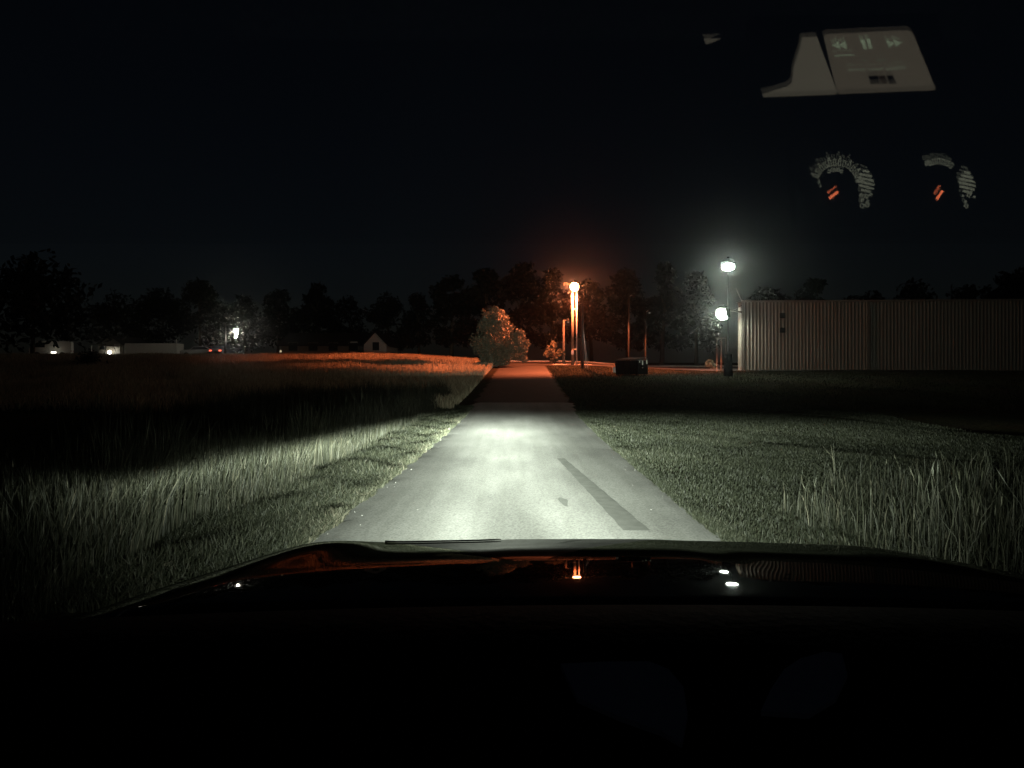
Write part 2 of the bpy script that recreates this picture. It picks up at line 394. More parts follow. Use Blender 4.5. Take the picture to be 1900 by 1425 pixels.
def plant_tree(name, label, cat, px, pytop, d, wpx, seed, mat=m_leaf_far, nleaf=2600, leafk=.032, base=.2, group=None, zb=None, low=False, blobs=26, x=None):
    x = xat(px, d) if x is None else x; z = zs(x, d) if zb is None else zb
    H = zat(pytop, d)-z; Wd = wpx/F*d
    t = thing(name, label, cat, (x, d, z), 0, group)
    tb, V, Q, tint = tree_meshes(seed, H, Wd, nleaf, leafk*max(H, Wd*.8), mat, base, blobs, low)
    tb.build('trunk' if not low else 'stem', m_bark, t, True)
    mesh_np('crown' if not low else 'foliage', V, quads=Q, mat=mat, tint=tint, parent=t)
    return t
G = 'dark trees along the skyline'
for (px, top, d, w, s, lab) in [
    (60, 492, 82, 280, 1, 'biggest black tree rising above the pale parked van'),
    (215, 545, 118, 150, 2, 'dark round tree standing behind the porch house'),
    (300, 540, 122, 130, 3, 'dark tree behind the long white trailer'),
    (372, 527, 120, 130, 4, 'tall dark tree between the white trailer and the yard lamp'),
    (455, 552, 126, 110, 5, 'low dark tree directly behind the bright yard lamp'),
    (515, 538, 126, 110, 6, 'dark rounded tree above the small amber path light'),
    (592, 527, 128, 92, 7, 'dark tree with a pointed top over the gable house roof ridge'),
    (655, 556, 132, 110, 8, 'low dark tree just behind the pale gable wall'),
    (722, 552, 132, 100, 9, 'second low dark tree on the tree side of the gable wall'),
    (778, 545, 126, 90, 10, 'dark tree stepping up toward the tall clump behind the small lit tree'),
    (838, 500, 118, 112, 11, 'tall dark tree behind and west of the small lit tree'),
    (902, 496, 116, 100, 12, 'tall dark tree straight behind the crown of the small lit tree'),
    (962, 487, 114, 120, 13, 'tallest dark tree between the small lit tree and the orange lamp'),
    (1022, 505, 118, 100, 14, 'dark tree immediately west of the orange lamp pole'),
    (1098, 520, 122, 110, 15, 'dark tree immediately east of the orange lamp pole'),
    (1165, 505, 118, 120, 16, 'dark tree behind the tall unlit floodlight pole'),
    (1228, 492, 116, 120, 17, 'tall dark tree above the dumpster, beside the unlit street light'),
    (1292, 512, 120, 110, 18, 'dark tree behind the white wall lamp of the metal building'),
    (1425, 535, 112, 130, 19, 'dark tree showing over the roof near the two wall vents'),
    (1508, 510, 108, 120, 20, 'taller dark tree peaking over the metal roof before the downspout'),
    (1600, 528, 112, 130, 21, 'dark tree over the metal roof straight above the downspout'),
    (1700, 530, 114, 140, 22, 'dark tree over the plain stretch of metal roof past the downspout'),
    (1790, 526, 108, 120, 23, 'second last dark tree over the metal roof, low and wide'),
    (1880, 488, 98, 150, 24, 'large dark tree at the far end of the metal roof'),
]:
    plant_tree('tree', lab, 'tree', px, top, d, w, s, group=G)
tl = plant_tree('small_tree', 'small bushy tree at the road crest with one side lit orange', 'tree', 921, 566, 59, 92, 41, mat=m_leaf_lit, nleaf=12000, leafk=.019, base=.04, blobs=60)
# its lower side limb clump
t2, V, Q, ti = tree_meshes(44, 3.2, 2.6, 7500, .075, m_leaf_lit, .05, 22)
V = V*.85+np.array([1.7, -.2, .2]); mesh_np('side_crown', V, quads=Q, mat=m_leaf_lit, tint=ti, parent=tl)
plant_tree('bush', 'sparse bush beside the foot of the thin wooden light pole', 'bush', 1029, 633, 66, 44, 51, mat=m_leaf_lit, nleaf=1500, leafk=.05, base=.05, zb=zat(673, 66), blobs=16)
plant_tree('bush', 'dark round bush in the field before the pale van', 'bush', 168, 655, 52, 110, 52, nleaf=3000, leafk=.035, base=.02, zb=zat(724, 52), blobs=24)
plant_tree('bush', 'small tangled bush beside the pipe frame', 'bush', 1316, 670, 68, 36, 53, mat=m_leaf_lit, nleaf=700, leafk=.06, base=.02, blobs=10)

# ------------------------------------------------------------------ lamps
m_wood = simple('pole_wood', (.20, .17, .13), .9, noise=.35, scale=6, bump=.4)
m_steel = simple('galvanised_steel', (.45, .45, .44), .5, .4, noise=.15)
m_dark = simple('dark_metal', (.03, .03, .032), .55, .2, noise=.2)
m_pole = simple('darkened_pole', (.018, .017, .016), .9, noise=.3, scale=6)  # pole colour darkened to hold down the orange lamp light
m_black = simple('black_metal', (.004, .004, .0045), .8); m_black.node_tree.nodes['Principled BSDF'].inputs['Specular IOR Level'].default_value = .02
ORANGE = (1.0, .255, .10); WHITE = (.86, 1.0, .84)
e_orange = emit('sodium_glow', ORANGE, 330)
e_white = emit('mercury_glow', WHITE, 150)
e_white2 = emit('pole_lamp_glow', WHITE, 280)
e_yard = emit('yard_lamp_glow', (1, .98, .8), 140)
e_dim = emit('weak_lamp_glow', (1, .95, .8), .35)

def shade(x, y, z, r, rim, parent, skirt=None, drop=0.0):
    # a black shade over the bulb; its skirt is added to block light over some bearings (degrees east of straight ahead)
    V, Q = [], []; n = 28
    for i in range(n):
        a = 2*math.pi*i/n; b = math.degrees(a); b = b-360 if b > 180 else b
        low = rim if not (skirt and skirt[0] <= b <= skirt[1]) else -drop
        for q, zz in ((.12, r*1.15), (.6, r*.95), (.95, r*.5), (1.0, low)):
            V.append((x+r*q*math.sin(a), y+r*q*math.cos(a), z+zz))
    for i in range(n):
        for k in range(3): Q.append((4*i+k, 4*((i+1) % n)+k, 4*((i+1) % n)+k+1, 4*i+k+1))
    o = mesh_np('lamp_shade', V, quads=Q, mat=m_black, parent=parent, smooth=True)
    MB().tube([(x, y, z+r*1.12), (x, y, z+r*1.3)], r*.16, 10).build('lamp_cap', m_black, parent)
# orange sodium lamp on twin poles
SODIUM = 12000
d = 62; gx, gy = xat(1066, d), d
lp = thing('street_lamp', 'glowing orange sodium lamp on a pale twin pole beside the parking lot', 'street lamp', (gx, gy, zs(gx, gy)))
gz = zs(gx, gy); top = zat(532, d)-gz
MB().tube([(-.10, .75, -.3), (-.10, .75, top*.5), (-.10, .75, top+.25)], [.12, .11, .10], 14).build('pole', m_wood, lp, True)
MB().tube([(.24, .75, -.3), (.24, .75, top+.1)], .05, 12).build('support_pole', m_steel, lp, True)
for yy_ in (572, 648): MB().tube([(-.1, .75, zat(yy_, d)-gz), (.24, .75, zat(yy_, d)-gz)], .045, 8).build('cross_brace', m_steel, lp)
MB().box(-.24, -.03, .5, .62, zat(655, d)-gz-.12, zat(655, d)-gz+.22, .02).build('meter_box', m_steel, lp)
MB().tube([(-.10, .75, top+.05), (0, .3, top+.28), (0, 0, top+.22)], .035, 8).build('arm', m_steel, lp)
MB().tube([(-.85, .75, zat(522, d)-gz), (-.1, .75, zat(527, d)-gz)], .05, 8).tube([(-.84, .75, zat(522, d)-gz), (-.84, .75, zat(528, d)-gz)], .06, 8).build('crossarm', m_wood, lp)
shade(0, 0, top+.06, .40, .25, lp, (-40, 40), .02)
MB().ball((0, 0, top), .34).build('bulb', e_orange, lp, True)
l = bpy.data.lights.new('sodium_downlight', 'SPOT'); l.energy = SODIUM; l.color = (1.0, .19, .065); l.spot_size = R(148.6); l.spot_blend = .16; l.shadow_soft_size = .2
l.use_nodes = True; nt = l.node_tree; em = nt.nodes['Emission']; tc = nt.nodes.new('ShaderNodeTexCoord'); sx = nt.nodes.new('ShaderNodeSeparateXYZ'); nt.links.new(tc.outputs['Normal'], sx.inputs[0])
def LM(op, a, b):
    n = nt.nodes.new('ShaderNodeMath'); n.operation = op
    for i, v_ in enumerate((a, b)):
        if isinstance(v_, (int, float)): n.inputs[i].default_value = v_
        else: nt.links.new(v_, n.inputs[i])
    return n.outputs[0]
cz = LM('MAXIMUM', LM('ABSOLUTE', sx.outputs['Z'], 0), .26)
nt.links.new(LM('POWER', cz, -1.9), em.inputs['Strength'])     # wide street light optics: more light toward the rim
lo = bpy.data.objects.new('sodium_downlight', l); col.objects.link(lo); lo.parent = lp; lo.location = (0, -.05, top-.42); lo.rotation_euler = (R(5), R(7), 0)

# far wooden poles with unlit heads
def light_pole(label, px, pytop, d, r, headpx, glow=None, base=None):
    x = xat(px, d); z = zs(x, d); H = zat(pytop, d)-z
    t = thing('light_pole', label, 'light pole', (x, d, z))
    MB().tube([(0, 0, -.3), (0, 0, H*.5), (0, 0, H)], [r, r*.9, r*.75], 10).build('pole', m_wood if px < 1100 else m_pole, t, True)
    a = headpx/F*d
    MB().tube([(0, 0, H-.12), (a*.5, 0, H+.02), (a*.7, -.0, H)], .03, 8).build('arm', m_steel, t, True)
    MB().box(a*.6, a*1.15, -.14, .14, H-.16, H+.07, .04).build('lamp_head', m_pole, t)
    if glow: MB().ball((a*.9, 0, H-.17), .09, 8, 6, .5).build('lens', glow, t, True)
    return t
light_pole('thin wooden light pole lit orange on one side, beside the sparse bush', 1046, 594, 66, .12, 9, e_dim)
light_pole('tall unlit floodlight pole rising behind the dumpster', 1167, 548, 66, .09, 10)
light_pole('shorter unlit street light just past the dumpster', 1198, 577, 68, .09, 8, e_dim)
up = thing('utility_pole', 'dark bare utility pole with guy wires before the orange lot', 'utility pole', (xat(1080.5, 56), 56, zs(xat(1080.5, 56), 56)))
H = zat(565, 56)-up.location.z
MB().tube([(0, 0, -.3), (0, 0, H)], [.13, .085], 10).build('pole', m_dark, up, True)
MB().tube([(.02, 0, H*.8), (.32, .4, -.05)], .018, 6).build('guy_wire', m_steel, up)
MB().tube([(.02, 0, H*.72), (.46, .4, -.05)], .018, 6).build('guy_wire', m_steel, up)

# yard lamp on the field side
d = 96; x = xat(418, d); z = zs(x, d)
yl_ = thing('yard_lamp', 'bright white yard lamp on a leaning arm beside the parked cars', 'street lamp', (x, d, z))
H = zat(598, d)-z
MB().tube([(0, 0, -.3), (0, 0, H)], [.16, .11], 10).build('pole', m_dark, yl_, True)
bx = xat(438, d)-x; bz = zat(615, d)-z
MB().tube([(0, 0, zat(621, d)-z), (bx*.5, 0, zat(617, d)-z), (bx, 0, zat(610, d)-z)], .05, 8).build('arm', m_steel, yl_, True)
shade(bx, 0, bz, .34, .05, yl_, (-55, 95), .25)
MB().tube([(bx, 0, bz+.3), (bx+.02, 0, bz-.1), (bx-.02, 0, bz-.55), (bx-.1, 0, bz-.8)], [.24, .22, .14, .04], 10).build('bulb', e_yard, yl_, True)

# ------------------------------------------------------------------ metal building
m_clad = simple('painted_steel_cladding', (.28, .245, .205), .55, .0, noise=.12, scale=1.2)
m_trim = simple('white_trim_paint', (.24, .21, .18), .5, noise=.1)
m_roof = simple('roof_steel', (.16, .16, .16), .6, .2, noise=.15)
d0 = 66.0; bxx = xat(1377, d0); bz0 = zs(bxx, d0)-.1; ang = R(-3.2)
bl = thing('metal_building', 'long low ribbed metal building, one corner lit orange and white', 'building', (bxx, d0, 0), ang)
ev = zat(560, d0); dep = 15.0; LEN = 62.0; rg = ev+1.55
def clad(name, length, along, zt_fn, parent):
    """ribbed sheet along +u from the origin; along = (ux, uy), outward normal = right-hand"""
    ux, uy = along; nx, ny = uy, -ux
    V, Q = [], []; u = 0; prof_ = [(0, 0), (.20, 0), (.225, .035), (.275, .035), (.30, 0)]
    pts = []
    while u < length-.01:
        for a, o in prof_[:-1]:
            pts.append((min(u+a, length), o))
        u += .30
    pts.append((length, 0))
    for a, o in pts:
        for zz in (bz0-.4, zt_fn(a)): V.append((ux*a+nx*o, uy*a+ny*o, zz))
    for i in range(len(pts)-1): Q.append((2*i, 2*i+2, 2*i+3, 2*i+1))
    return mesh_np(name, V, quads=Q, mat=m_clad, parent=parent)
clad('wall', LEN, (1, 0), lambda a: ev, bl)
RET = 1.5; IN = 7.0
w2 = clad('wall', RET, (0, -1), lambda a: ev, bl); w2.location = (0, RET, 0)
w3 = clad('wall', dep-RET, (0, -1), lambda a: ev+.0, bl); w3.location = (IN, dep, 0)
MB().add([(0, RET, bz0-.4), (IN, RET, bz0-.4), (IN, RET, ev), (0, RET, ev)], [(0, 1, 2, 3)]).build('wall', m_clad, bl)
MB().add([(LEN, 0, bz0-.4), (LEN, dep, bz0-.4), (LEN, dep, ev), (LEN, 0, ev)], [(0, 1, 2, 3)]).build('wall', m_clad, bl)
MB().add([(IN, dep, bz0-.4), (LEN, dep, bz0-.4), (LEN, dep, ev), (IN, dep, ev)], [(0, 1, 2, 3)]).build('wall', m_clad, bl)
MB().box(-.12, IN, -.16, RET+.12, ev+.02, ev+.1).prism([(IN, -.16, ev+.02), (IN, dep/2, ev+.5), (IN, dep+.18, ev+.02), (IN, dep+.18, ev+.1), (IN, dep/2, ev+.6), (IN, -.16, ev+.1)], (LEN-IN+.12, 0, 0)).build('roof', m_roof, bl)
MB().box(-.1, LEN, -.30, -.19, ev-.06, ev+.10, .015).build('gutter', m_trim, bl)
MB().box(-.08, .16, -.075, -.042, bz0-.3, ev-.08).box(-.08, -.045, -.042, .2, bz0-.3, ev-.08).build('corner_trim', m_trim, bl)
dsx = (xat(1601, d0)-bxx)*1.015
MB().box(dsx-.16, dsx+.16, -.16, -.06, bz0, ev-.07, .02).build('downspout', simple('downspout_paint', (.2, .175, .145), .6), bl)
for py in (586, 613):
    vx = (xat(1450, d0)-bxx)
    v = MB().box(vx-.23, vx+.23, -.10, -.04, zat(py, d0)-.22, zat(py, d0)+.22, .015)
    for k in range(4): v.box(vx-.19, vx+.19, -.125, -.1, zat(py, d0)-.17+k*.095, zat(py, d0)-.13+k*.095)
    v.build('vent', m_black, bl)
# trim strip catching light up the gable rake
MB().tube([(-.06, -.22, ev-.02), (-.58, -.22, ev+1.15)], .03, 6).build('roof_stay', m_trim, bl)

# wall lamp: a thing of its own, hung from the corner
wl = thing('wall_lamp', 'big glaring white lamp on a bracket at the metal building corner', 'wall lamp', (bxx, d0, 0))
lx = xat(1339, d0)-bxx; lz = zat(582, d0)
MB().tube([(-.05, -.1, lz+.12), (lx*.5, -.3, lz+.2), (lx, -.4, lz+.32)], .05, 8).tube([(-.05, -.1, lz+.75), (lx*.55, -.3, lz+.2)], .025, 6).build('bracket', m_trim, wl, True)
shade(lx, -.4, lz, .62, .45, wl, (-90, 175), .36)
MB().ball((lx-.62, -.4, lz+.1), .1, 8, 6).tube([(lx-.6, -.4, lz+.12), (lx, -.4, lz+.2)], .04, 6).build('side_fitting', m_trim, wl, True)
MB().ball((lx, -.4, lz), .55).build('bulb', e_white, wl, True)

# pole lamp in front of the building
d = 47; x = xat(1351, d); z = zs(x, d)
pl = thing('pole_lamp', 'white oval lamp on a tall black pole before the metal building', 'street lamp', (x, d, z))
H = zat(498, d)-z
MB().tube([(0, 0, -.2), (0, 0, H+.5)], [.06, .035], 12).build('pole', m_black, pl, True)
MB().tube([(0, 0, -.2), (0, 0, 1.38)], [.29, .25], 14).build('pole_base', m_black, pl, True)
MB().tube([(0, 0, H+.45), (-.2, -.8, H+.55), (-.42, -1.5, H+.43)], .03, 8).build('arm', m_black, pl, True)
shade(-.42, -1.5, H-.12, .46, .25, pl, (-55, 35), .05)
MB().ball((-.42, -1.5, H-.12), .36, 16, 10, .6).build('bulb', e_white2, pl, True)

# pipe frame beyond the pole
d = 60; x = xat(1338, d); z = zs(x, d)
pf = thing('pipe_frame', 'pale three legged pipe frame beside the black lamp pole foot', 'frame', (x, d, z))
h = zat(627, d)-z
MB().tube([(-.45, 0, h), (.42, 0, h)], .035, 8).build('top_bar', m_trim, pf)
for k, (xx, r) in enumerate(((-.33, .025), (.03, .05), (.36, .025))): MB().tube([(xx, 0, -.2), (xx, 0, h)], r, 8).build('leg', m_trim, pf)

# dumpster
d = 47; x0, x1 = xat(1146, d), xat(1198, d); z = zs((x0+x1)/2, d)
dm = thing('dumpster', 'black steel dumpster with pale stickers standing on the lawn edge', 'dumpster', ((x0+x1)/2, d, z-.02), R(-38))
w_, h_ = .80, 1.08; dp = .62
body = MB()
body.prism([(-w_*.95, -dp, .08), (w_*.95, -dp, .08), (w_, -dp-.06, h_*.86), (-w_, -dp-.06, h_*.86)], (0, dp*2+.06, 0))
for k in range(4): xx = -w_*.8+k*w_*.53; body.box(xx-.03, xx+.03, -dp-.10, -dp-.05, .14, h_*.8)
body.build('body', m_black, dm)
for s in (-1, 1):
    MB().prism([(s*w_*.5-.38, -dp-.1, h_*.88), (s*w_*.5-.38, dp+.05, h_*1.02), (s*w_*.5-.38, dp+.05, h_*1.06), (s*w_*.5-.38, -dp-.1, h_*.92)], (.76, 0, 0)).build('lid', simple('lid_plastic', (.025, .027, .025), .5), dm)
MB().box(-w_-.10, -w_-.0, -.35, .35, .52, .66).build('lift_sleeve', m_black, dm)
MB().box(w_+.0, w_+.10, -.35, .35, .52, .66).build('lift_sleeve', m_black, dm)
m_stick = simple('pale_sticker', (.75, .75, .65), .5)
for (yy, zz, hh, ww) in ((-.48, .86, .12, .1), (-.1, .70, .46, .13), (.45, .84, .24, .13)):
    MB().box(w_+.101 if zz < .8 and zz > .5 and False else w_+.012, w_+.022, yy-ww/2, yy+ww/2, zz-hh/2, zz+hh/2).build('sticker', m_stick, dm)
for s in (-1, 1):
    for t in (-1, 1): MB().tube([(s*w_*.8-.04, t*dp*.8, .07), (s*w_*.8+.04, t*dp*.8, .07)], .07, 10).build('wheel', m_dark, dm)
bb = thing('utility_box', 'small grey utility box next to the dumpster', 'utility box', (xat(1141, 50), 50, zs(xat(1141, 50), 50)))
MB().box(-.16, .16, -.12, .12, 0, .34, .02).build('cabinet', m_steel, bb); MB().box(-.18, .18, -.14, .14, .341, .38, .01).build('lid', m_steel, bb)

# ------------------------------------------------------------------ houses and vehicles beyond the field
m_wallp = simple('pale_siding', (.22, .20, .17), .8, noise=.15, scale=3)
m_shing = simple('shingles', (.035, .034, .034), .9, noise=.3, scale=6)
m_glassd = simple('dark_window_glass', (.02, .025, .03), .08)
m_white = simple('white_paint', (.7, .68, .62), .6, noise=.08)
def gable_house(name, label, px0, px1, d, pyeave, pyridge, dep, gable_front):
    x0, x1 = xat(px0, d), xat(px1, d); z = zs((x0+x1)/2, d)-.15; e = zat(pyeave, d); r = zat(pyridge, d); w = x1-x0
    t = thing(name, label, 'house', ((x0+x1)/2, d, 0))
    if gable_front:
        MB().prism([(-w/2, 0, z), (w/2, 0, z), (w/2, 0, e), (0, 0, r), (-w/2, 0, e)], (0, dep, 0)).build('wall', m_wallp, t)
        for s in (-1, 1):
            MB().prism([(0, -.3, r+.03), (s*(w/2+.25), -.3, e-.17), (s*(w/2+.25), -.3, e-.03), (0, -.3, r+.17)], (0, dep+.6, 0)).build('roof', m_shing, t)
    else:
        MB().box(-w/2, w/2, 0, dep, z, e).build('wall', m_wallp, t)
        MB().prism([(-w/2-.3, -.4, e-.02), (-w/2-.3, dep/2, r), (-w/2-.3, dep+.4, e-.02), (-w/2-.3, dep+.4, e+.12), (-w/2-.3, dep/2, r+.14), (-w/2-.3, -.4, e+.12)], (w+.6, 0, 0)).build('roof', m_shing, t)
    return t, z, w, e
def house_window(t, x, z0, z1, w, y=-.05, glow=None):
    f = MB().box(x-w/2-.07, x+w/2+.07, y, y+.045, z0-.07, z1+.07).build('window', m_wallp, t)
    MB().box(x-w/2, x+w/2, y-.012, y-.002, z0, z1).build('pane', glow or m_glassd, f)
m_keep = m_wallp; m_wallp = simple('brightened_gable', (.55, .52, .47), .8, noise=.1)  # gable colour brightened in place of light reaching the wall
h1, z, w, e = gable_house('gable_house', 'dark house with a pale pointed gable wall facing the field', 675, 717, 92, 640, 617, 9, True)
house_window(h1, .1, z+1.0, z+2.0, .8)
m_wallp = m_keep
h2, z, w, e = gable_house('ranch_house', 'long low dark house joined behind the pale gable', 520, 674, 94, 642, 616, 9, False)
for k in range(4): house_window(h2, -w/2+1.6+k*2.5, z+.95, z+1.9, 1.1)
MB().box(w/2-1.6, w/2-.7, -.05, -.005, z+.1, z+2.1).build('door', m_white, h2)
h3, z, w, e = gable_house('porch_house', 'small house with a lit porch and a sloped roof by the white trailer', 183, 226, 104, 638, 624, 8, True)
e_porch = emit('porch_glow', (1, .95, .8), 14)
house_window(h3, -.9, z+1.2, z+2.0, .7)
MB().box(.55, 1.35, -.05, -.005, z+.1, z+2.0).build('door', m_white, h3)
MB().prism([(-1.7, -1.9, e-.12), (1.75, -1.9, e-.5), (1.75, -1.9, e-.42), (-1.7, -1.9, e-.02)], (0, 1.85, 0)).build('porch_roof', m_wallp, h3)
for xx in (-1.6, .2, 1.6): MB().tube([(xx, -1.8, z), (xx, -1.8, e-.3)], .06, 8).build('porch_post', m_white, h3)
MB().ball((.15, -.45, zat(654, 104)), .26, 10, 7).build('porch_light', e_porch, h3, True)

# white trailer
d = 103; x0, x1 = xat(231, d), xat(327, d); z = zs((x0+x1)/2, d); zt = zat(637, d)
tr = thing('box_trailer', 'long plain white box trailer parked beside the porch house', 'trailer', ((x0+x1)/2, d, z)); w = x1-x0; H = zt-z
bx_ = MB().box(-w/2, w/2, 0, 2.4, .35, H, .04)
for k in range(14): xx = -w/2+.3+k*(w-.6)/13; bx_.box(xx-.02, xx+.02, -.02, .02, .45, H-.1)
bx_.build('body', m_white, tr)
MB().box(w/2-.02, w/2+.06, -.03, .12, .3, H+.55, .01).build('corner_post', m_white, tr)
for k in (-1, 1):
    MB().tube([(k*.5-.9, -.02, .3), (k*.5-.9, .22, .3)], .32, 14).build('wheel', m_dark, tr)

def vehicle(name, label, cat, px0, px1, d, rz, paint, shape):
    x0, x1 = xat(px0, d), xat(px1, d); z = zs((x0+x1)/2, d)
    t = thing(name, label, cat, ((x0+x1)/2, d, z), rz)
    if shape == 'van':   # seen from the front three-quarter
        P = [(-2.3, .4), (-2.35, 1.05), (-2.0, 1.2), (-1.45, 1.95), (-1.2, 2.05), (2.3, 2.05), (2.4, 1.9), (2.4, .4)]
        W = [(-1.93, 1.24), (-1.48, 1.85), (-.55, 1.85), (-.55, 1.24)]
    else:
        P = [(-2.2, .35), (-2.25, .8), (-1.9, .95), (-1.0, 1.0), (-.45, 1.42), (1.0, 1.45), (1.75, 1.05), (2.2, .98), (2.28, .75), (2.2, .35)]
        W = [(-.88, 1.02), (-.42, 1.36), (.95, 1.38), (1.5, 1.05)]
    MB().prism([(a, -.85, b) for a, b in P], (0, 1.7, 0)).build('body', paint, t)
    for s in (-1, 1):
        y = s*.86
        MB().prism([(a, y-.006, b) for a, b in W], (0, .012, 0)).build('side_window', m_glassd, t)
    for xx in (-1.4, 1.4):
        for s in (-1, 1): MB().tube([(xx, s*.72, .33), (xx, s*.9, .33)], .33, 14).build('wheel', m_dark, t)
    xe = 2.3 if shape != 'van' else 2.42
    for s in (-1, 1): MB().box(xe-.06, xe+.03, s*.62-.16, s*.62+.16, .72, .90, .02).build('tail_light', TL if shape == 'lit' else m_redglass, t)
    for s in (-1, 1): MB().box(-xe+.02, -xe+.12, s*.6-.14, s*.6+.14, .62, .78, .02).build('headlight', m_glassd, t)
    if shape != 'van':
        MB().add([(1.04, -.7, 1.455), (1.04, .7, 1.455), (1.70, .72, 1.1), (1.70, -.72, 1.1)], [(0, 1, 2, 3)]).build('rear_window', m_glassd, t)
    else:
        MB().add([(-2.03, -.75, 1.22), (-2.03, .75, 1.22), (-1.50, .7, 1.93), (-1.50, -.7, 1.93)], [(0, 1, 2, 3)]).build('front_window', m_glassd, t)
    return t
TL = emit('red_tail_glow', (1, .12, .06), 2.2)
m_redglass = simple('red_lens', (.3, .02, .02), .3)
m_silver = simple('silver_paint', (.5, .5, .5), .35, .5)
m_dkpaint = simple('dark_paint', (.05, .05, .06), .3, .2)
vehicle('parked_car', 'dark parked car with two red tail lights glowing under the yard lamp', 'car', 401, 423, 99, R(-90), m_dkpaint, 'lit')
vehicle('parked_car', 'silver parked car seen side on next to the white trailer', 'car', 346, 394, 100, R(4), m_silver, 'plain')
vehicle('parked_van', 'pale van parked beside the porch house under the biggest tree', 'van', 68, 122, 98, R(20), m_white, 'van')
d = 92
pth = thing('path_light', 'tiny amber path light on a short post in front of the ranch house', 'path light', (xat(521, d), d, zs(xat(521, d), d)))
hh = zat(653, d)-pth.location.z
MB().tube([(0, 0, -.1), (0, 0, hh)], .03, 8).build('post', m_dark, pth)
MB().ball((0, 0, hh+.08), .1, 8, 6, 1.6).build('bulb', emit('amber_glow', (1, .8, .45), .6), pth)
d = 99
sp = thing('shed_light', 'small white light glowing on a post by the parked van', 'yard light', (xat(121, d), d-2.5, zs(xat(121, d), d-2.5)))
hh = zat(654, d-2.5)-sp.location.z
MB().tube([(0, .1, -.1), (0, .1, hh+.1)], .05, 8).build('post', m_dark, sp)
MB().box(-.32, .32, -.08, .06, hh-.12, hh+.12, .03).build('lens', emit('shed_glow', (1, .95, .78), 3), sp)

# ------------------------------------------------------------------ the car we sit in
m_paint, nt, b = new_mat('black_car_paint')
b.inputs['Base Color'].default_value = (.004, .004, .005, 1); b.inputs['Roughness'].default_value = .5; b.inputs['Specular IOR Level'].default_value = 0
b.inputs['Coat Weight'].default_value = .26; b.inputs['Coat Roughness'].default_value = .02
car = thing('car', 'black car with a glossy hood, its headlights lighting the road', 'car', (0, 0, 0))
# hood height profile, front to back (distance ahead, height)
HP = []
dd, zz = 1.17, EYE-1.17*((1112-HY)/F)
sl = [(1112, 3.0), (1086, 3.9), (1078, 4.5), (1070, 5.2), (1037, 6.6), (1020, 8.0), (1005, 9.4), (990, 12)]
py = 1112.0
HP.append((dd, zz))
while dd < 2.16:
    py = HY+(EYE-zz)/dd*F
    s = np.interp(-py, [-p for p, _ in sl], [a for _, a in sl])
    zz -= math.tan(R(float(s)))*.01; dd += .01; HP.append((dd, zz))
HPd, HPz = zip(*HP)
CXC = .2; HWD = 1.03
def front(x):
    u = np.abs(x-CXC)/HWD
    return 2.10-.10*u**2-.52*u**5
def hood_z(x, y):
    u = np.abs(x-CXC)/HWD
    fx = front(x); z = np.interp(y+(2.10-fx)*.55, HPd, HPz)
    z = z-.009*u**2-.10*np.clip(u-.70, 0, 1)**1.6*np.where(x < CXC, 3.3, 1.7)
    z = z+.003*sstep(.30, .18, np.abs(x-CXC))*sstep(1.2, 1.5, y)      # raised middle
    for c, hh_ in ((-.50, .017), (.93, .007)):                        # swelling over each headlight
        z = z+hh_*np.exp(-((x-c)/.13)**2)*sstep(1.45, 2.0, y)
    return z
def skin(name, xa, xb, nx):
    x = np.linspace(xa, xb, nx); ny = 60
    X = np.tile(x, (ny, 1)); T = np.linspace(0, 1, ny)[:, None]
    Y = 1.05+(front(X)-1.05)*T; Z = hood_z(X, Y)-np.clip(1.17-Y, 0, 1)*.25
    # rounded nose running down to the bumper
    rows = [(Y, Z)]; ye, ze = Y[-1:], Z[-1:]
    for a, q in ((.004, .0015), (.009, .006), (.014, .016), (.020, .04), (.03, .085), (.05, .16)):
        rows.append((ye+a, ze-q))
    Y = np.concatenate([r[0] for r in rows]); Z = np.concatenate([r[1] for r in rows]); X = np.tile(x, (len(Y), 1))
    return grid(name, X, Y, Z, m_paint, parent=car)
skin('hood', -.60, 1.00, 90)
skin('fender', CXC-HWD, -.606, 26)
skin('fender', 1.006, CXC+HWD, 26)
# the bumper with its grille below the nose
xg = np.linspace(CXC-HWD, CXC+HWD, 60)
zt0 = hood_z(xg, front(xg))-.165; yb = front(xg)+.05
Zs = np.stack([zt0, zt0-.02, zt0*.0+.58, zt0*.0+.45, zt0*.0+.30, zt0*.0+.26]); Ys = np.stack([yb, yb+.03, yb+.06, yb+.10, yb+.08, yb-.05])
grid('bumper', np.tile(xg, (6, 1)), Ys, Zs, m_paint, parent=car)
gr = MB()
for k in range(5): gr.box(-.12, .52, 2.17, 2.20, .48+k*.035, .50+k*.035)
gr.build('grille', m_black, car)
e_head = emit('headlight_glow', (.92, 1, .92), 30)
for hx in (-.50, .90):
    hl = MB().ball((hx, float(front(np.array(hx)))+.10, .70), .075, 12, 8).build('headlight', e_head, car, True)
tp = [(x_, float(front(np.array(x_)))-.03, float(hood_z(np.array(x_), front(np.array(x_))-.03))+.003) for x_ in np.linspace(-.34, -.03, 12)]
MB().tube(tp, [.003]+[.002]*10+[.001], 6).build('hood_gap_line', m_black, car)  # thin black tube standing in for the shadowed gap at the hood edge
